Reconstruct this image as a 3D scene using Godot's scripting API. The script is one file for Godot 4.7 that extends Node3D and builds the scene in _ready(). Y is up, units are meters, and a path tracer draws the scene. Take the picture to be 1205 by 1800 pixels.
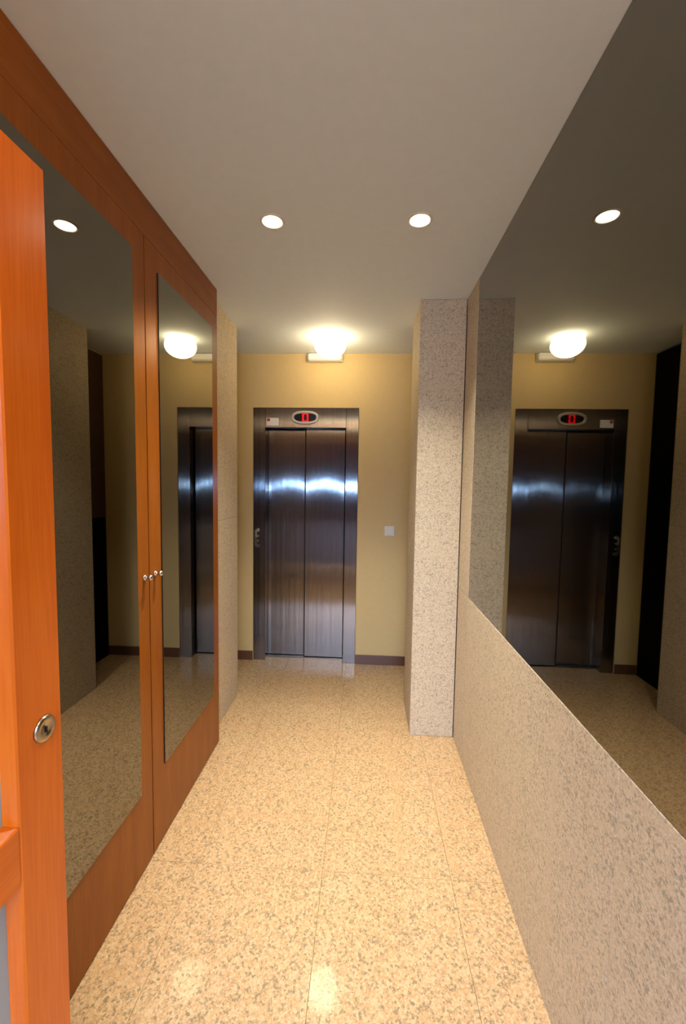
extends Node3D
# Entrance hall of an apartment block: x to the right, y up, -z towards the lift. "depth" below is -z, in metres from the camera.

const EYE := 1.564
const D := 3.529      # depth of the lift wall
const H := 2.644      # ceiling height
const R := 0.567      # face of the right wall
const L := 0.859      # face of the closet on the left

var rng := RandomNumberGenerator.new()
var M := {}
var used := {}

# ---------------------------------------------------------------- helpers
func numbered(called: String) -> String:
	var n: int = used.get(called, 0)
	used[called] = n + 1
	return called if n == 0 else "%s_%03d" % [called, n]

func thing(called: String, label: String, category: String, at := Vector3.ZERO, group := "") -> Node3D:
	var o := Node3D.new()
	o.name = numbered(called)
	add_child(o)
	o.position = at
	o.set_meta("label", label)
	o.set_meta("category", category)
	if group != "":
		o.set_meta("group", group)
	return o

func structure(called: String) -> Node3D:
	var o := Node3D.new()
	o.name = called
	add_child(o)
	o.set_meta("kind", "structure")
	return o

func mb() -> SurfaceTool:
	var st := SurfaceTool.new()
	st.begin(Mesh.PRIMITIVE_TRIANGLES)
	return st

func put(st: SurfaceTool, called: String, m: Material, parent: Node, at := Vector3.ZERO) -> MeshInstance3D:
	var o := MeshInstance3D.new()
	o.name = called
	o.mesh = st.commit()
	o.material_override = m
	o.cast_shadow = GeometryInstance3D.SHADOW_CASTING_SETTING_ON
	parent.add_child(o, true)
	o.position = at
	return o

func uv_of(p: Vector3, n: Vector3, off: Vector2, turned: bool) -> Vector2:
	var a := n.abs()
	var uv := Vector2(p.x, -p.y)
	if a.x > a.y and a.x >= a.z:
		uv = Vector2(p.z, -p.y)
	elif a.y > a.z:
		uv = Vector2(p.x, p.z)
	if turned:
		uv = Vector2(uv.y, uv.x)
	return uv + off

func poly(st: SurfaceTool, pts: Array, n: Vector3, off: Vector2, turned: bool) -> void:
	# flat face; wound clockwise as seen from the side that n points to
	var p: Array = pts.duplicate()
	var c: Vector3 = (p[1] - p[0]).cross(p[2] - p[0])
	if c.dot(n) > 0.0:
		p.reverse()
	for k in range(1, p.size() - 1):
		for v in [p[0], p[k], p[k + 1]]:
			st.set_normal(n)
			st.set_uv(uv_of(v, n, off, turned))
			st.add_vertex(v)

func cbox(st: SurfaceTool, lo: Vector3, hi: Vector3, b := 0.001, off := Vector2.ZERO, turned := false) -> void:
	# box between two corners with chamfered edges
	var c := (lo + hi) * 0.5
	var h := (hi - lo).abs() * 0.5
	b = minf(b, minf(h.x, minf(h.y, h.z)) * 0.9)
	var vert := func(axis: int, s: Vector3) -> Vector3:
		var q := h - Vector3(b, b, b)
		q[axis] = h[axis]
		return c + q * s
	for a in 3:
		var u := (a + 1) % 3
		var w := (a + 2) % 3
		for sa in [-1.0, 1.0]:
			var pts := []
			for k in [[-1.0, -1.0], [1.0, -1.0], [1.0, 1.0], [-1.0, 1.0]]:
				var s := Vector3.ZERO
				s[a] = sa
				s[u] = k[0]
				s[w] = k[1]
				pts.append(vert.call(a, s))
			var n := Vector3.ZERO
			n[a] = sa
			poly(st, pts, n, off, turned)
			for su in [-1.0, 1.0]:
				var s1 := Vector3.ZERO
				s1[a] = sa
				s1[u] = su
				s1[w] = -1.0
				var s2 := s1
				s2[w] = 1.0
				var en := Vector3.ZERO
				en[a] = sa
				en[u] = su
				poly(st, [vert.call(a, s1), vert.call(a, s2), vert.call(u, s2), vert.call(u, s1)], en.normalized(), off, turned)
	for sx in [-1.0, 1.0]:
		for sy in [-1.0, 1.0]:
			for sz in [-1.0, 1.0]:
				var s := Vector3(sx, sy, sz)
				poly(st, [vert.call(0, s), vert.call(1, s), vert.call(2, s)], s.normalized(), off, turned)

func box(called: String, m: Material, parent: Node, x0: float, x1: float, y0: float, y1: float, d0: float, d1: float, b := 0.001, off := Vector2.ZERO, turned := false) -> MeshInstance3D:
	# x range, y range, depth range
	var st := mb()
	cbox(st, Vector3(minf(x0, x1), minf(y0, y1), -maxf(d0, d1)), Vector3(maxf(x0, x1), maxf(y0, y1), -minf(d0, d1)), b, off, turned)
	return put(st, called, m, parent)

func lathe(st: SurfaceTool, profile: Array, basis: Basis, at: Vector3, seg := 40, stretch := Vector2.ONE) -> void:
	# profile of (radius, height) pairs turned about the local y axis
	var rows := []
	for p in profile:
		var row := []
		for k in seg + 1:
			var a := TAU * k / seg
			row.append(at + basis * Vector3(p.x * cos(a) * stretch.x, p.y, p.x * sin(a) * stretch.y))
		rows.append(row)
	for i in profile.size() - 1:
		var dr: Vector2 = profile[i + 1] - profile[i]
		var nn := Vector2(-dr.y, dr.x)
		if nn.length() < 1e-9:
			continue
		for k in seg:
			var a := TAU * (k + 0.5) / seg
			var quad := [rows[i][k], rows[i][k + 1], rows[i + 1][k + 1], rows[i + 1][k]]
			# outward: to the left of the profile's direction
			var n := (basis * Vector3(-nn.x * cos(a), -nn.y, -nn.x * sin(a))).normalized()
			var tris := [[0, 1, 2], [0, 2, 3]]
			for t in tris:
				var tri := [quad[t[0]], quad[t[1]], quad[t[2]]]
				var c: Vector3 = (tri[1] - tri[0]).cross(tri[2] - tri[0])
				if c.length() < 1e-12:
					continue
				if c.dot(n) > 0.0:
					tri.reverse()
				for v in tri:
					st.set_uv(Vector2(v.x, -v.y))
					st.add_vertex(v)

func lathed(called: String, m: Material, parent: Node, profile: Array, at: Vector3, basis := Basis.IDENTITY, seg := 40, stretch := Vector2.ONE) -> MeshInstance3D:
	var st := mb()
	st.set_smooth_group(0)
	lathe(st, profile, basis, Vector3.ZERO, seg, stretch)
	st.generate_normals()
	return put(st, called, m, parent, at)

# ---------------------------------------------------------------- textures and materials
func noise(kind: int, freq: float, seed_: int, octaves := 1) -> FastNoiseLite:
	var n := FastNoiseLite.new()
	n.noise_type = kind
	n.frequency = freq
	n.seed = seed_
	if octaves > 1:
		n.fractal_type = FastNoiseLite.FRACTAL_FBM
		n.fractal_octaves = octaves
	else:
		n.fractal_type = FastNoiseLite.FRACTAL_NONE
	return n

func grid(n: FastNoiseLite, w: int, h: int) -> PackedByteArray:
	var im := n.get_seamless_image(w, h, false, false, 0.1)
	im.convert(Image.FORMAT_L8)
	return im.get_data()

func granite(seed_: int, tones: Array, shares: Array, cell: float) -> ImageTexture:
	# crystals of a few minerals; one texture covers one metre
	var s := 1024
	var c := noise(FastNoiseLite.TYPE_CELLULAR, 1.0 / cell, seed_)
	c.cellular_return_type = FastNoiseLite.RETURN_CELL_VALUE
	c.cellular_jitter = 1.0
	c.domain_warp_enabled = true
	c.domain_warp_amplitude = cell * 0.7
	c.domain_warp_frequency = 0.6 / cell
	var big := grid(c, s, s)
	c.seed = seed_ + 7
	c.frequency = 2.3 / cell
	var small := grid(c, s, s)
	var cloud := grid(noise(FastNoiseLite.TYPE_SIMPLEX_SMOOTH, 0.012, seed_ + 3, 3), s, s)
	var data := PackedByteArray()
	data.resize(s * s * 3)
	for i in s * s:
		var v := big[i] / 255.0 * 0.72 + small[i] / 255.0 * 0.28 + (cloud[i] / 255.0 - 0.5) * 0.16
		var t: Color = tones[tones.size() - 1]
		for k in shares.size():
			if v < shares[k]:
				t = tones[k]
				break
		var g := 0.97 + (small[i] / 255.0 - 0.5) * 0.1
		data[i * 3] = clampi(int(t.r * g * 255), 0, 255)
		data[i * 3 + 1] = clampi(int(t.g * g * 255), 0, 255)
		data[i * 3 + 2] = clampi(int(t.b * g * 255), 0, 255)
	var im := Image.create_from_data(s, s, false, Image.FORMAT_RGB8, data)
	im.generate_mipmaps()
	return ImageTexture.create_from_image(im)

func wood_texture(seed_: int, dark: Color, light: Color) -> ImageTexture:
	# grain that runs along v
	var w := 512
	var h := 512
	var n := noise(FastNoiseLite.TYPE_SIMPLEX_SMOOTH, 0.02, seed_, 3)
	var f := noise(FastNoiseLite.TYPE_SIMPLEX, 0.25, seed_ + 1, 2)
	var data := PackedByteArray()
	data.resize(w * h * 3)
	for y in h:
		# mirrored in v so that the repeat does not show
		var yy := absf(y - h * 0.5)
		for x in w:
			var xx := absf(x - w * 0.5)
			var a := n.get_noise_2d(xx * 1.1, yy * 0.12) * 0.5 + 0.5
			var b := f.get_noise_2d(xx, yy * 0.03) * 0.5 + 0.5
			var t := clampf(a * 0.65 + b * 0.35, 0.0, 1.0)
			t = smoothstep(0.25, 0.75, t)
			var c := dark.lerp(light, t)
			var i := (y * w + x) * 3
			data[i] = int(c.r * 255)
			data[i + 1] = int(c.g * 255)
			data[i + 2] = int(c.b * 255)
	var im := Image.create_from_data(w, h, false, Image.FORMAT_RGB8, data)
	im.generate_mipmaps()
	return ImageTexture.create_from_image(im)

func brushed() -> ImageTexture:
	# fine upright brush lines: the sheet leans a little left and right from line to line
	var w := 1024
	var g := RandomNumberGenerator.new()
	g.seed = 77
	var data := PackedByteArray()
	data.resize(w * 4 * 3)
	for x in w:
		var lean := clampf(g.randfn(0.0, 0.13), -0.4, 0.4)
		for y in 4:
			var i := (y * w + x) * 3
			data[i] = int((lean * 0.5 + 0.5) * 255)
			data[i + 1] = 128
			data[i + 2] = int((sqrt(1.0 - lean * lean) * 0.5 + 0.5) * 255)
	return ImageTexture.create_from_image(Image.create_from_data(w, 4, false, Image.FORMAT_RGB8, data))

func mat(c: Color, rough: float, metal := 0.0, spec := 0.5) -> StandardMaterial3D:
	var m := StandardMaterial3D.new()
	m.albedo_color = c
	m.roughness = rough
	m.metallic = metal
	m.metallic_specular = spec
	return m

func glow(c: Color, e: float) -> StandardMaterial3D:
	var m := mat(Color(0.9, 0.9, 0.88), 0.4)
	m.emission_enabled = true
	m.emission = c
	m.emission_energy_multiplier = e
	return m

func paint(c: Color, seed_: int) -> StandardMaterial3D:
	var m := mat(Color.WHITE, 0.75, 0.0, 0.4)
	var nt := NoiseTexture2D.new()
	nt.width = 256
	nt.height = 256
	nt.seamless = true
	nt.noise = noise(FastNoiseLite.TYPE_SIMPLEX_SMOOTH, 0.05, seed_, 4)
	var g := Gradient.new()
	g.set_color(0, c.darkened(0.012))
	g.set_color(1, c.lightened(0.012))
	nt.color_ramp = g
	m.albedo_texture = nt
	m.uv1_triplanar = true
	m.uv1_world_triplanar = true
	m.uv1_scale = Vector3(1.3, 1.3, 1.3)
	return m

func materials() -> void:
	var fl := mat(Color.WHITE, 0.05, 0.0, 0.5)
	fl.albedo_texture = granite(11, [Color(0.56, 0.48, 0.365), Color(0.64, 0.54, 0.405), Color(0.725, 0.575, 0.415), Color(0.74, 0.605, 0.44), Color(0.755, 0.64, 0.485)], [0.20, 0.30, 0.50, 0.68], 7.5)
	M.floor = fl
	var wl := mat(Color.WHITE, 0.5, 0.0, 0.4)
	wl.albedo_texture = granite(41, [Color(0.64, 0.595, 0.51), Color(0.715, 0.655, 0.55), Color(0.79, 0.705, 0.585), Color(0.81, 0.73, 0.61), Color(0.825, 0.755, 0.64)], [0.19, 0.30, 0.52, 0.70], 6.5)
	M.granite = wl
	var wd := mat(Color.WHITE, 0.22, 0.0, 0.3)
	wd.albedo_texture = wood_texture(5, Color(0.49, 0.26, 0.055), Color(0.53, 0.29, 0.07))
	M.wood = wd
	var wl2 := mat(Color.WHITE, 0.24, 0.0, 0.4)
	wl2.albedo_texture = wood_texture(9, Color(0.79, 0.37, 0.065), Color(0.84, 0.42, 0.09))
	M.leaf_wood = wl2
	M.passage_brown = mat(Color(0.27, 0.17, 0.12), 0.55)
	M.black = mat(Color(0.02, 0.02, 0.022), 0.6, 0.0, 0.2)  # near-black that colours in the darkness of the side passages
	M.recess = mat(Color(0.07, 0.05, 0.04), 0.8)
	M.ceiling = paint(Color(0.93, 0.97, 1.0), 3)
	M.wall = paint(Color(0.83, 0.72, 0.50), 4)
	M.plaster = paint(Color(0.62, 0.58, 0.52), 6)
	M.mirror = mat(Color(0.50, 0.49, 0.45), 0.015, 1.0)
	M.glass_edge = mat(Color(0.10, 0.14, 0.12), 0.2)
	var fr := mat(Color(0.62, 0.66, 0.66), 0.45, 0.0, 0.5)
	M.frosted = fr
	var steel := mat(Color(0.55, 0.525, 0.505), 0.13, 1.0)
	steel.anisotropy_enabled = true
	steel.anisotropy = 1.0
	steel.normal_enabled = true
	steel.normal_texture = brushed()
	steel.normal_scale = 1.0
	steel.uv1_scale = Vector3(8, 8, 8)
	M.steel = steel
	M.satin_steel = mat(Color(0.62, 0.60, 0.58), 0.3, 1.0)
	M.chrome = mat(Color(0.80, 0.77, 0.72), 0.14, 1.0)
	M.nickel = mat(Color(0.72, 0.66, 0.56), 0.28, 1.0)
	M.white_plastic = mat(Color(0.88, 0.85, 0.78), 0.35)
	M.paper = mat(Color(0.92, 0.90, 0.86), 0.7)
	M.red_print = mat(Color(0.66, 0.22, 0.16), 0.7)
	M.screen = mat(Color(0.012, 0.01, 0.01), 0.25)
	M.bezel = mat(Color(0.78, 0.74, 0.66), 0.35, 0.6)
	M.skirting = mat(Color(0.38, 0.25, 0.18), 0.3)
	M.digit = glow(Color(1.0, 0.02, 0.01), 0.9)
	M.digit.albedo_color = Color(0.25, 0.02, 0.02)
	M.bulb = glow(Color(1.0, 0.97, 0.88), 28.0)
	M.globe = glow(Color(1.0, 0.93, 0.76), 7.0)
	M.asphalt = mat(Color(0.17, 0.17, 0.18), 0.9, 0.0, 0.2)
	M.facade = mat(Color(0.10, 0.10, 0.105), 0.9, 0.0, 0.2)
	M.flash_glow = glow(Color(0.55, 0.74, 1.0), 20.0)  # glow of the added strip that stands in for the flash

# ---------------------------------------------------------------- scene
func _ready() -> void:
	rng.seed = 20
	# camera
	var cam := Camera3D.new()
	cam.name = "camera"
	add_child(cam)
	cam.position = Vector3(0, EYE, 0)
	cam.rotation = Vector3(-0.0677, 0.0552, 0.0149)
	cam.fov = rad_to_deg(2.0 * atan(900.0 / 729.7))
	cam.near = 0.02
	cam.far = 100.0
	cam.current = true
	# sky brightened as added cool fill, entering only through the street door behind the camera
	var we := WorldEnvironment.new()
	var env := Environment.new()
	env.background_mode = Environment.BG_SKY
	var sky := Sky.new()
	var sm := ProceduralSkyMaterial.new()
	sm.sky_top_color = Color(0.56, 0.63, 0.76)
	sm.sky_horizon_color = Color(0.70, 0.75, 0.84)
	sm.ground_horizon_color = Color(0.20, 0.22, 0.27)
	sm.ground_bottom_color = Color(0.10, 0.10, 0.12)
	sm.sun_angle_max = 0.0
	sky.sky_material = sm
	env.sky = sky
	env.background_energy_multiplier = 22.0
	env.tonemap_mode = Environment.TONE_MAPPER_LINEAR
	env.tonemap_exposure = 1.52
	env.sdfgi_enabled = true
	env.ssao_enabled = true
	env.ssil_enabled = true
	we.environment = env
	we.name = "environment"
	add_child(we)
	# added blue strip light, standing in for the camera flash
	var al := AreaLight3D.new()
	al.name = "flash_strip_light"
	al.area_size = Vector2(7.0, 0.24)
	al.light_color = Color(0.55, 0.74, 1.0)
	al.light_energy = 26.0
	al.area_range = 30.0
	al.shadow_enabled = true
	add_child(al)
	al.position = Vector3(0, 1.56, 11.96)   # an area light shines along its -z axis

	materials()
	build_shell()
	build_street()
	build_lift()
	build_closet()
	build_column_and_mirror()
	build_street_door()
	build_lamps()
	build_small_things()

func build_shell() -> void:
	# floor: slab and granite tiles
	var floor_ := structure("floor")
	box("slab", M.recess, floor_, -1.5, 0.9, -0.15, -0.021, -1.1, 3.75)
	var xs := [-1.30, -1.174, -0.661, -0.148, 0.365, 0.70]
	var ds := [-0.95, -0.83, -0.23, 0.37, 0.97, 1.57, 2.17, 2.77, 3.37, 3.66]
	for i in xs.size() - 1:
		for k in ds.size() - 1:
			var st := mb()
			var g := 0.0004
			var c := Vector3((xs[i] + xs[i + 1]) * 0.5, -0.01, -(ds[k] + ds[k + 1]) * 0.5)
			var h := Vector3((xs[i + 1] - xs[i]) * 0.5 - g, 0.01, (ds[k + 1] - ds[k]) * 0.5 - g)
			cbox(st, -h, h, 0.0008, Vector2(rng.randf(), rng.randf()))
			var t := put(st, "floor_tile", M.floor, floor_, c)
			t.rotation = Vector3(rng.randf_range(-1, 1) * 0.0007, 0, rng.randf_range(-1, 1) * 0.0007)
	# ceiling
	var ceiling := structure("ceiling")
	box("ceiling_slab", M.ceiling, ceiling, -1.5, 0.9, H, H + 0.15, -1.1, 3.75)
	# lift wall with its opening
	var back := structure("wall_back")
	box("wall_section", M.wall, back, -1.5, -0.973, 0, H, D, D + 0.2, 0.0)
	box("wall_section", M.wall, back, -0.072, 0.9, 0, H, D, D + 0.2, 0.0)
	box("wall_section", M.wall, back, -0.973, -0.072, 2.2, H, D, D + 0.2, 0.0)
	box("shaft_wall", M.recess, back, -0.973, -0.072, 0, 2.2, D + 0.16, D + 0.2, 0.0)
	var bb := structure("baseboard_back")
	box("skirting_board", M.skirting, bb, -1.15, -0.975, 0, 0.082, D - 0.011, D, 0.002)
	box("skirting_board", M.skirting, bb, -0.070, 0.60, 0, 0.082, D - 0.011, D, 0.002)
	# left wall: behind the closet, and the granite-clad end that stands past it
	var wl := structure("wall_left")
	box("wall_section", M.wall, wl, -1.5, -1.26, 0, H, -1.1, D, 0.0)
	box("wall_end", M.plaster, wl, -1.26, -0.942, 0, H, 2.385, 2.915, 0.0)
	for a in [[0.0, 1.32], [1.32, H]]:
		box("granite_panel", M.granite, wl, -0.942, -0.922, a[0] + 0.0008, a[1] - 0.0008, 2.385, 2.93, 0.0015, Vector2(rng.randf(), rng.randf()))
		box("granite_panel", M.granite, wl, -1.16, -0.9425, a[0] + 0.0008, a[1] - 0.0008, 2.9155, 2.93, 0.0015, Vector2(rng.randf(), rng.randf()))
	# right wall: plaster core, granite dado under the mirror, granite strip at its far end
	var wr := structure("wall_right")
	box("wall_section", M.plaster, wr, R + 0.02, 0.9, 0, H, -1.1, 2.93, 0.0)
	box("wall_section", M.wall, wr, R + 0.02, 0.9, 0, H, 2.93, D, 0.0)
	var seams := [-0.2, 0.905, 2.27]
	for k in 2:
		box("granite_panel", M.granite, wr, R, R + 0.0199, 0.001, 0.951, seams[k] + 0.0006, seams[k + 1] - 0.0006, 0.0012, Vector2(rng.randf(), rng.randf()))
	for a in [[0.0, 0.952], [0.952, H]]:
		box("granite_panel", M.granite, wr, R, R + 0.0199, a[0] + 0.0008, a[1] - 0.0008, 2.271, 2.516, 0.0012, Vector2(rng.randf(), rng.randf()))
	# street wall behind the camera, with the doorway
	var wf := structure("wall_front")
	box("wall_section", M.plaster, wf, -1.5, -0.75, 0, H, -1.1, -0.95, 0.0)
	box("wall_section", M.plaster, wf, 0.5, 0.9, 0, H, -1.1, -0.95, 0.0)
	box("wall_section", M.plaster, wf, -0.75, 0.5, 2.4, H, -1.1, -0.95, 0.0)
	# wooden frame of the hall door, just behind the camera
	var tr := structure("trim_1")
	box("door_jamb", M.leaf_wood, tr, -0.855, -0.63, 0, H - 0.001, -0.34, -0.20, 0.002)
	box("door_jamb", M.leaf_wood, tr, 0.51, R + 0.019, 0, H - 0.001, -0.34, -0.20, 0.002)
	box("door_head", M.leaf_wood, tr, -0.63, 0.51, 2.60, H - 0.001, -0.34, -0.20, 0.002, Vector2.ZERO, true)
	# added dark panels paint in the gloom of the unlit passages by the lift
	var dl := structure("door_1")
	box("leaf", M.black, dl, -1.20, -1.15, 0.0, 2.63, 2.94, D - 0.012, 0.003)  # black sheet where the passage is only unlit
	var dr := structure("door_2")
	box("upper_panel", M.passage_brown, dr, 0.57, 0.59, 1.25, 2.63, 2.97, D - 0.012, 0.003)
	box("lower_panel", M.black, dr, 0.572, 0.588, 0.0, 1.245, 2.97, D - 0.012, 0.003)  # shade of the right passage put into a black sheet

func build_street() -> void:
	var st := structure("street_pavement")
	box("paving", M.asphalt, st, -9, 9, -0.3, -0.02, -12.6, -1.1, 0.0)
	var f := structure("opposite_facade")
	box("facade", M.facade, f, -9, 9, -0.02, 4, -12.6, -12.0, 0.0)
	box("added_glow_strip", M.flash_glow, f, -3.5, 3.5, 1.44, 1.68, -11.999, -11.98, 0.002)  # added glowing strip, mirrored by the lift doors as a blue band

func bowed_panel(x0: float, x1: float, y0: float, y1: float, d0: float, d1: float, bow: Array) -> SurfaceTool:
	# a lift door skin whose sheet is very slightly dished: "bow" lists the lean of the sheet at even steps across it
	var st := mb()
	cbox(st, Vector3(x0, y0, -d1), Vector3(x1, y1, -d0 - 0.004), 0.001)
	var nx := 24
	var ny := 60
	var P := func(i: int, k: int) -> Vector3:
		var u := float(i) / nx
		var s: float = u * (bow.size() - 1)
		var b0: float = bow[int(s)]
		var b1: float = bow[mini(int(s) + 1, bow.size() - 1)]
		var f := s - int(s)
		f = f * f * (3.0 - 2.0 * f)
		var lean := lerpf(b0, b1, f)
		var y := lerpf(y0, y1, float(k) / ny)
		return Vector3(lerpf(x0, x1, u), y, -d0 - 0.002 + lean * 0.22 * tanh((y - EYE) / 0.22))
	for i in nx:
		for k in ny:
			var p := [P.call(i, k), P.call(i + 1, k), P.call(i + 1, k + 1), P.call(i, k + 1)]
			for t in [[0, 1, 2], [0, 2, 3]]:
				var tri := [p[t[0]], p[t[1]], p[t[2]]]
				var c: Vector3 = (tri[1] - tri[0]).cross(tri[2] - tri[0])
				if c.z > 0:
					tri.reverse()
				for v in tri:
					var e := 0.002
					var y: float = v.y
					var uu := clampf((v.x - x0) / (x1 - x0), 0.0, 1.0)
					var s2: float = uu * (bow.size() - 1)
					var f2 := s2 - int(s2)
					f2 = f2 * f2 * (3.0 - 2.0 * f2)
					var lean2: float = lerpf(bow[int(s2)], bow[mini(int(s2) + 1, bow.size() - 1)], f2)
					var slope := lean2 * (tanh((y + e - EYE) / 0.22) - tanh((y - e - EYE) / 0.22)) * 0.22 / (2.0 * e)
					st.set_normal(Vector3(0, -slope, 1).normalized())
					st.set_uv(Vector2(v.x, -v.y))
					st.add_vertex(v)
	return st

func oval(st: SurfaceTool, rx: float, ry: float, depth: float, hole := 0.0, round_ := 0.004) -> void:
	# stadium-like disc facing +z, rounded rim; "hole" is the share of the radius that is cut out
	var n := 48
	var prof := [Vector2(1.0, 0.0), Vector2(1.0, depth - round_), Vector2(1.0 - round_ / ry, depth)]
	if hole > 0.0:
		prof.append(Vector2(hole + round_ / ry, depth))
		prof.append(Vector2(hole, depth - round_))
		prof.append(Vector2(hole, 0.0))
	else:
		prof.append(Vector2(0.0, depth))
	var ring := func(p: Vector2, k: int) -> Vector3:
		var a := TAU * k / n
		var q := 0.8
		var cx := signf(cos(a)) * pow(absf(cos(a)), q)
		var sy := signf(sin(a)) * pow(absf(sin(a)), q)
		return Vector3(cx * (rx - ry * (1.0 - p.x)), sy * ry * p.x, p.y) if p.x > 0.0 else Vector3(0, 0, p.y)
	for i in prof.size() - 1:
		for k in n:
			var quad := [ring.call(prof[i], k), ring.call(prof[i], k + 1), ring.call(prof[i + 1], k + 1), ring.call(prof[i + 1], k)]
			for t in [[0, 1, 2], [0, 2, 3]]:
				var tri := [quad[t[0]], quad[t[1]], quad[t[2]]]
				var c: Vector3 = (tri[1] - tri[0]).cross(tri[2] - tri[0])
				if c.length() < 1e-12:
					continue
				var mid: Vector3 = (tri[0] + tri[1] + tri[2]) / 3.0
				var want := Vector3(mid.x, mid.y, 0).normalized() * (1.0 if i < 2 else -1.0) * 0.3 + Vector3(0, 0, 1.0)
				if i == 0:
					want = Vector3(mid.x, mid.y, 0)
				if i == 4:
					want = -Vector3(mid.x, mid.y, 0)
				if c.dot(want) > 0.0:
					tri.reverse()
				var nn: Vector3 = -(tri[1] - tri[0]).cross(tri[2] - tri[0]).normalized()
				for v in tri:
					st.set_normal(nn)
					st.set_uv(Vector2(v.x, -v.y))
					st.add_vertex(v)

func build_lift() -> void:
	var t := thing("elevator_entrance", "brushed steel elevator doors with frame and oval floor indicator", "elevator", Vector3.ZERO)
	var f := D + 0.004       # face of the frame
	box("jamb", M.steel, t, -0.971, -0.868, 0.0, 2.198, f, f + 0.135, 0.002)
	box("jamb", M.steel, t, -0.180, -0.074, 0.0, 2.198, f, f + 0.135, 0.002)
	var head := box("header", M.steel, t, -0.868, -0.180, 2.035, 2.198, f, f + 0.07, 0.002)
	box("header_backing", M.recess, t, -0.868, -0.180, 2.05, 2.198, f + 0.071, f + 0.15, 0.001)
	put(bowed_panel(-0.866, -0.515, 0.012, 2.049, f + 0.115, f + 0.135, [-0.003, 0.001, 0.0035, 0.0025, -0.002]), "door_panel", M.steel, t)
	put(bowed_panel(-0.530, -0.191, 0.012, 2.049, f + 0.085, f + 0.108, [-0.002, 0.002, 0.004, 0.002, -0.003]), "door_panel", M.steel, t)
	box("edge_strip", M.recess, t, -0.538, -0.5302, 0.012, 2.049, f + 0.083, f + 0.108, 0.001)
	box("sill", M.satin_steel, t, -0.868, -0.180, 0.0005, 0.006, f + 0.07, f + 0.14, 0.001)
	# floor indicator
	var st := mb()
	oval(st, 0.116, 0.057, 0.014, 0.60, 0.005)
	var ind := put(st, "floor_indicator", M.bezel, head, Vector3(-0.527, 2.118, -f + 0.0))
	ind.set_meta("label", "oval beige indicator with a red digit")
	ind.name = "indicator_bezel"
	st = mb()
	oval(st, 0.100, 0.044, 0.006, 0.0, 0.001)
	put(st, "indicator_screen", M.screen, head, Vector3(-0.527, 2.118, -f))
	var dg := mb()
	var w := 0.0195
	var hh := 0.033
	var k := 0.015
	for s in [-1.0, 1.0]:
		for v in [-1.0, 1.0]:
			cbox(dg, Vector3(s * w - k * 0.5, minf(v * hh, v * 0.002), 0), Vector3(s * w + k * 0.5, maxf(v * hh, v * 0.002), 0.002), 0.0008)
		cbox(dg, Vector3(-w + k * 0.4, s * hh - k * 0.5, 0), Vector3(w - k * 0.4, s * hh + k * 0.5, 0.002), 0.0008)
	put(dg, "indicator_digit_light", M.digit, head, Vector3(-0.525, 2.118, -f + 0.0065))
	# notice stuck on the header
	var pn := box("notice", M.paper, head, -0.858, -0.752, 2.050, 2.114, f - 0.0015, f, 0.0004)
	box("notice_print", M.red_print, pn, -0.854, -0.828, 2.086, 2.110, f - 0.002, f - 0.0016, 0.0)
	# call plate on the left jamb
	var plate := mb()
	capsule_plate(plate, 0.025, 0.060, 0.007)
	var cp := put(plate, "call_plate", M.satin_steel, t, Vector3(-0.936, 1.086, -f))
	var b1 := mb()
	capsule_plate(b1, 0.0165, 0.016, 0.006)
	put(b1, "call_button", M.bezel, cp, Vector3(0, 0.040, 0.007))
	var b2 := mb()
	capsule_plate(b2, 0.0150, 0.008, 0.005)
	put(b2, "keyhole_disc", M.nickel, cp, Vector3(0, -0.042, 0.007))

func capsule_plate(st: SurfaceTool, r: float, half: float, depth: float) -> void:
	# upright plate with round ends facing +z
	var n := 48
	var ring := func(rr: float, z: float, k: int) -> Vector3:
		var a := TAU * k / n
		var s := sin(a)
		return Vector3(rr * cos(a), rr * s + (half if s >= 0.0 else -half), z)
	var rows := [[r, 0.0], [r, depth * 0.6], [r - depth * 0.5, depth], [0.0005, depth]]
	for i in 3:
		for k in n:
			var q := [ring.call(rows[i][0], rows[i][1], k), ring.call(rows[i][0], rows[i][1], k + 1), ring.call(rows[i + 1][0], rows[i + 1][1], k + 1), ring.call(rows[i + 1][0], rows[i + 1][1], k)]
			var a := TAU * (k + 0.5) / n
			var want := Vector3(cos(a), sin(a), 0) if i == 0 else (Vector3(cos(a), sin(a), 1.0) if i == 1 else Vector3(0, 0, 1))
			poly(st, q, want.normalized(), Vector2.ZERO, false)

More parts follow.
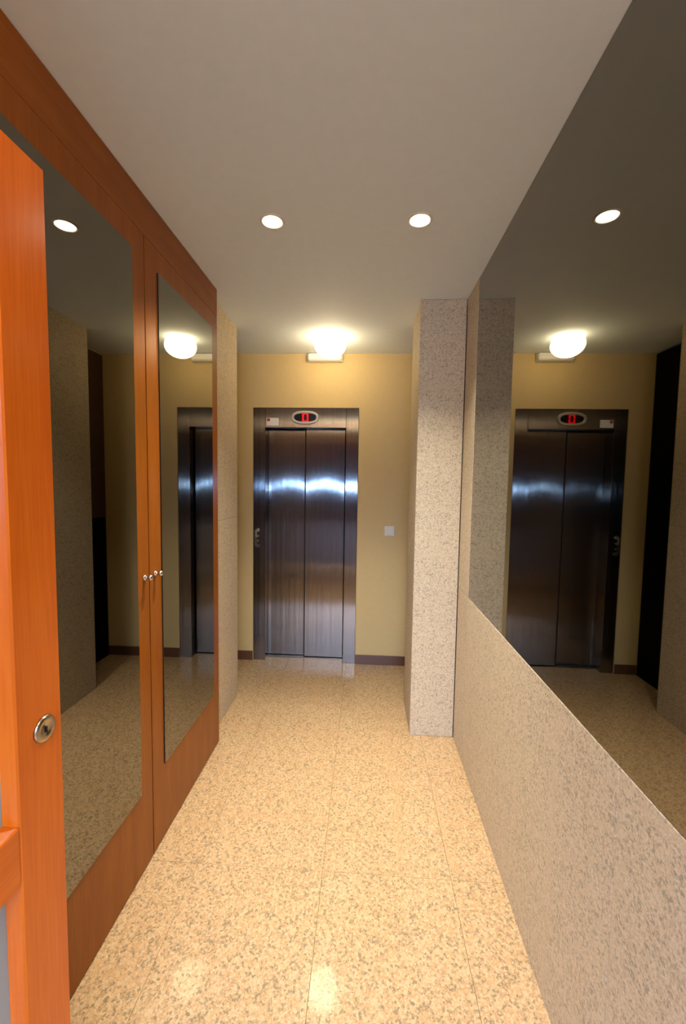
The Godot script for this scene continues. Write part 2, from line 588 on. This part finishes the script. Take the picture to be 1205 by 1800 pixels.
func build_closet() -> void:
	var t := thing("built_in_closet", "tall orange brown wooden closet with dark mirrored doors along the left wall", "closet", Vector3.ZERO)
	var x := -L
	# carcass behind the doors
	box("body", M.recess, t, x - 0.385, x - 0.024, 0.0, 2.49, -0.19, 2.365, 0.001)
	box("header_board", M.wood, t, x - 0.385, x, 2.4945, H - 0.001, -0.19, 2.367, 0.0015, Vector2(0.3, 0.1), true)
	# doors: [start, end, glass start, glass end, knob depth]
	for d in [[-0.185, 0.810, -0.10, 0.73, -0.14], [0.8140, 1.5900, 0.895, 1.502, 1.555], [1.5960, 2.365, 1.690, 2.275, 1.635]]:
		var door := Node3D.new()
		door.name = "door"
		t.add_child(door, true)
		door.position = Vector3(x, 0, -d[0])
		var w: float = d[1] - d[0]
		var g0: float = d[2] - d[0]
		var g1: float = d[3] - d[0]
		var lo := 0.335
		var hi := 2.402
		var o := Vector2(rng.randf(), rng.randf())
		box("door_board", M.wood, door, -0.0225, 0, 0.006, 2.4935, 0, w, 0.0008, o)
		# smoked mirror glued on the face, its dark edge standing proud
		box("mirror_backing", M.glass_edge, door, 0.0001, 0.0045, lo, hi, g0, g1, 0.0)
		box("mirror_glass", M.mirror, door, 0.0046, 0.0055, lo + 0.0003, hi - 0.0003, g0 + 0.0003, g1 - 0.0003, 0.0)
		var kb := Basis(Vector3(0, 1, 0), Vector3(1, 0, 0), Vector3(0, 0, -1))
		var prof := [Vector2(0.0, 0.0), Vector2(0.0115, 0.0), Vector2(0.012, 0.003), Vector2(0.009, 0.007), Vector2(0.005, 0.009), Vector2(0.005, 0.014)]
		for k in 9:
			var an := lerpf(-1.15, PI / 2, k / 8.0)
			prof.append(Vector2(maxf(0.012 * cos(an), 0.0), 0.0245 + 0.011 * sin(an)))
		lathed("knob", M.chrome, door, prof, Vector3(0, 1.187, -(d[4] - d[0])), kb, 28)

func build_column_and_mirror() -> void:
	var c := thing("granite_column", "speckled grey beige granite clad column standing against the right wall by the elevator", "column", Vector3.ZERO)
	box("core", M.plaster, c, 0.319, R - 0.001, 0, H, 2.541, 2.929, 0.0)
	for a in [[0.001, H - 0.001]]:
		box("granite_panel", M.granite, c, 0.2985, R - 0.003, a[0], a[1], 2.521, 2.5405, 0.0015, Vector2(0.31, 0.7))
		box("granite_panel", M.granite, c, 0.2985, 0.3185, a[0], a[1], 2.5415, 2.93, 0.0015, Vector2(0.62, 0.2))
	var m := thing("wall_mirror", "large smoked wall mirror above the granite dado, reaching the ceiling", "mirror", Vector3.ZERO)
	box("mirror_sheet", M.mirror, m, R + 0.001, R + 0.007, 0.953, H - 0.002, -0.19, 2.2695, 0.0002)
	box("mirror_backing", M.glass_edge, m, R + 0.0072, R + 0.0195, 0.955, H - 0.004, -0.19, 2.268, 0.0)

func build_street_door() -> void:
	# open leaf of the street door, hinged behind the camera; its face is at x = -0.574
	var t := thing("entrance_door", "open orange wooden door leaf with frosted panes and a round lock, at the left edge", "door", Vector3.ZERO)
	var x := -0.574
	var th := 0.045
	var d0 := -0.17
	var d1 := 0.736
	var top := 2.105
	var s := 0.103
	box("stile", M.leaf_wood, t, x - th, x, 0.008, top, d1 - s, d1, 0.003, Vector2(0.1, 0.2))
	box("stile", M.leaf_wood, t, x - th, x, 0.008, top, d0, d0 + s, 0.003, Vector2(0.5, 0.6))
	box("rail", M.leaf_wood, t, x - th, x - 0.0005, 2.008, top, d0 + s, d1 - s, 0.002, Vector2(0.2, 0.4), true)
	box("rail", M.leaf_wood, t, x - th, x - 0.0005, 0.872, 0.976, d0 + s, d1 - s, 0.002, Vector2(0.7, 0.3), true)
	box("rail", M.leaf_wood, t, x - th, x - 0.0005, 0.008, 0.20, d0 + s, d1 - s, 0.002, Vector2(0.4, 0.9), true)
	for g in [[0.976, 2.008], [0.20, 0.872]]:
		box("pane", M.frosted, t, x - 0.030, x - 0.022, g[0] + 0.002, g[1] - 0.002, d0 + s + 0.002, d1 - s - 0.002, 0.0)
		# sloping glazing beads around the pane, on the hall side
		var a := 0.010
		var y0: float = g[0]
		var y1: float = g[1]
		var e0 := -(d0 + s)
		var e1 := -(d1 - s)
		var xi := x - 0.0215
		var xo := x - 0.003
		var corners_o := [Vector3(xo, y0, e0), Vector3(xo, y0, e1), Vector3(xo, y1, e1), Vector3(xo, y1, e0)]
		var corners_i := [Vector3(xi, y0 + a, e0 - a), Vector3(xi, y0 + a, e1 + a), Vector3(xi, y1 - a, e1 + a), Vector3(xi, y1 - a, e0 - a)]
		var base_o := [Vector3(xi, y0, e0), Vector3(xi, y0, e1), Vector3(xi, y1, e1), Vector3(xi, y1, e0)]
		var inward := [Vector3(0.6, 1, 0), Vector3(0.6, 0, 1), Vector3(0.6, -1, 0), Vector3(0.6, 0, -1)]
		for k in 4:
			var st := mb()
			var k2 := (k + 1) % 4
			poly(st, [corners_o[k], corners_o[k2], corners_i[k2], corners_i[k]], inward[k].normalized(), Vector2(0.2, 0.1), k % 2 == 0)
			poly(st, [base_o[k], base_o[k2], corners_o[k2], corners_o[k]], -Vector3(0, inward[k].y, inward[k].z), Vector2.ZERO, false)
			poly(st, [base_o[k], base_o[k2], corners_i[k2], corners_i[k]], Vector3(-1, 0, 0), Vector2.ZERO, false)
			put(st, "glazing_bead", M.leaf_wood, t)
	# round lock rosette with its cylinder
	var kb := Basis(Vector3(0, 1, 0), Vector3(1, 0, 0), Vector3(0, 0, -1))
	var ros := lathed("lock_rosette", M.nickel, t, [Vector2(0.0, 0.0), Vector2(0.0235, 0.0), Vector2(0.0235, 0.003), Vector2(0.021, 0.006), Vector2(0.014, 0.0065), Vector2(0.012, 0.005), Vector2(0.0, 0.005)], Vector3(x, 1.115, -0.691), kb, 40)
	var st2 := mb()
	cbox(st2, Vector3(0.0055, -0.007, -0.002), Vector3(0.0065, 0.004, 0.002), 0.0003)
	put(st2, "keyhole", M.recess, ros)
	for y in [0.25, 1.05, 1.85]:
		var h := mb()
		cbox(h, Vector3(x - th - 0.004, y, -d0 - 0.001), Vector3(x - th + 0.012, y + 0.1, -d0 + 0.014), 0.004)
		put(h, "hinge", M.nickel, t)

func build_lamps() -> void:
	# recessed downlights
	var spots := [[-0.4085, 1.775, "recessed ceiling downlight nearer the wooden closet"], [0.198, 1.785, "recessed ceiling downlight nearer the wall mirror"]]
	for s in spots:
		var t := thing("ceiling_downlight", s[2], "downlight", Vector3(s[0], H, -s[1]), "recessed downlights in the ceiling")
		lathed("trim_ring", M.white_plastic, t, [Vector2(0.050, 0.0), Vector2(0.050, -0.002), Vector2(0.047, -0.005), Vector2(0.040, -0.004), Vector2(0.0385, 0.0)], Vector3.ZERO, Basis.IDENTITY, 40)
		lathed("lamp_lens", M.bulb, t, [Vector2(0.0385, -0.0005), Vector2(0.030, -0.004), Vector2(0.015, -0.006), Vector2(0.0, -0.0065)], Vector3.ZERO, Basis.IDENTITY, 40)
		# the reflector's beam and its wider spill
		for lobe in [[2.65, 36.0, 1.0], [1.3, 54.0, 0.5]]:
			var l := SpotLight3D.new()
			l.name = "spot"
			l.light_color = Color(1.0, 0.98, 0.92)
			l.light_energy = lobe[0]
			l.light_size = 0.035
			l.spot_range = 12.0
			l.spot_attenuation = 2.0
			l.spot_angle = lobe[1]
			l.spot_angle_attenuation = lobe[2]
			l.shadow_enabled = true
			t.add_child(l, true)
			l.position = Vector3(0, -0.012, 0)
			l.rotation = Vector3(-PI / 2, 0, 0)
	# opal ceiling lamp in front of the lift
	opal_lamp(Vector3(-0.287, H, -3.14), "glowing opal glass dome lamp on the ceiling in front of the elevator", 0.05)
	# its twin over the entrance, outside the frame: it lights the open door from above
	opal_lamp(Vector3(-0.10, H, 0.0), "opal glass dome lamp on the ceiling above the entrance door", 0.40, Color(1.0, 0.92, 0.78))

func opal_lamp(at: Vector3, label: String, energy: float, tint := Color(1.0, 0.82, 0.56)) -> void:
	var g := thing("ceiling_lamp", label, "ceiling lamp", at, "opal ceiling lamps")
	lathed("base_plate", M.white_plastic, g, [Vector2(0.0, 0.0), Vector2(0.100, 0.0), Vector2(0.100, -0.012), Vector2(0.085, -0.018), Vector2(0.0, -0.018)], Vector3.ZERO, Basis.IDENTITY, 48)
	var prof := [Vector2(0.108, -0.004)]
	for k in 15:
		var a := lerpf(0.30, -PI / 2, k / 14.0)
		prof.append(Vector2(0.116 * cos(a), -0.060 + 0.088 * sin(a) if a < 0.0 else -0.060 + 0.075 * sin(a)))
	lathed("glass_globe", M.globe, g, prof, Vector3.ZERO, Basis.IDENTITY, 48)
	var o := OmniLight3D.new()
	o.name = "lamp"
	o.light_color = tint
	o.light_energy = energy
	o.light_size = 0.068
	o.omni_range = 12.0
	o.omni_attenuation = 2.0
	o.shadow_enabled = true
	g.add_child(o)
	o.position = Vector3(0, -0.072, 0)

func build_small_things() -> void:
	# emergency light high on the lift wall
	var e := thing("emergency_light", "small white emergency light box on the wall above the elevator", "emergency light", Vector3(-0.362, 2.606, -D))
	var st := mb()
	cbox(st, Vector3(-0.148, -0.034, 0.0), Vector3(0.148, 0.034, 0.022), 0.005)
	put(st, "housing", M.white_plastic, e)
	st = mb()
	cbox(st, Vector3(-0.143, -0.030, 0.0225), Vector3(0.143, 0.030, 0.052), 0.012)
	put(st, "diffuser", M.paper, e)
	# light switch
	var s := thing("light_switch", "small square white light switch on the cream wall right of the elevator", "switch", Vector3(0.202, 1.170, -D))
	st = mb()
	cbox(st, Vector3(-0.042, -0.042, 0.0), Vector3(0.042, 0.042, 0.009), 0.003)
	put(st, "plate", M.white_plastic, s)
	st = mb()
	cbox(st, Vector3(-0.029, -0.029, 0.0092), Vector3(0.029, 0.029, 0.013), 0.002)
	put(st, "rocker", M.white_plastic, s)
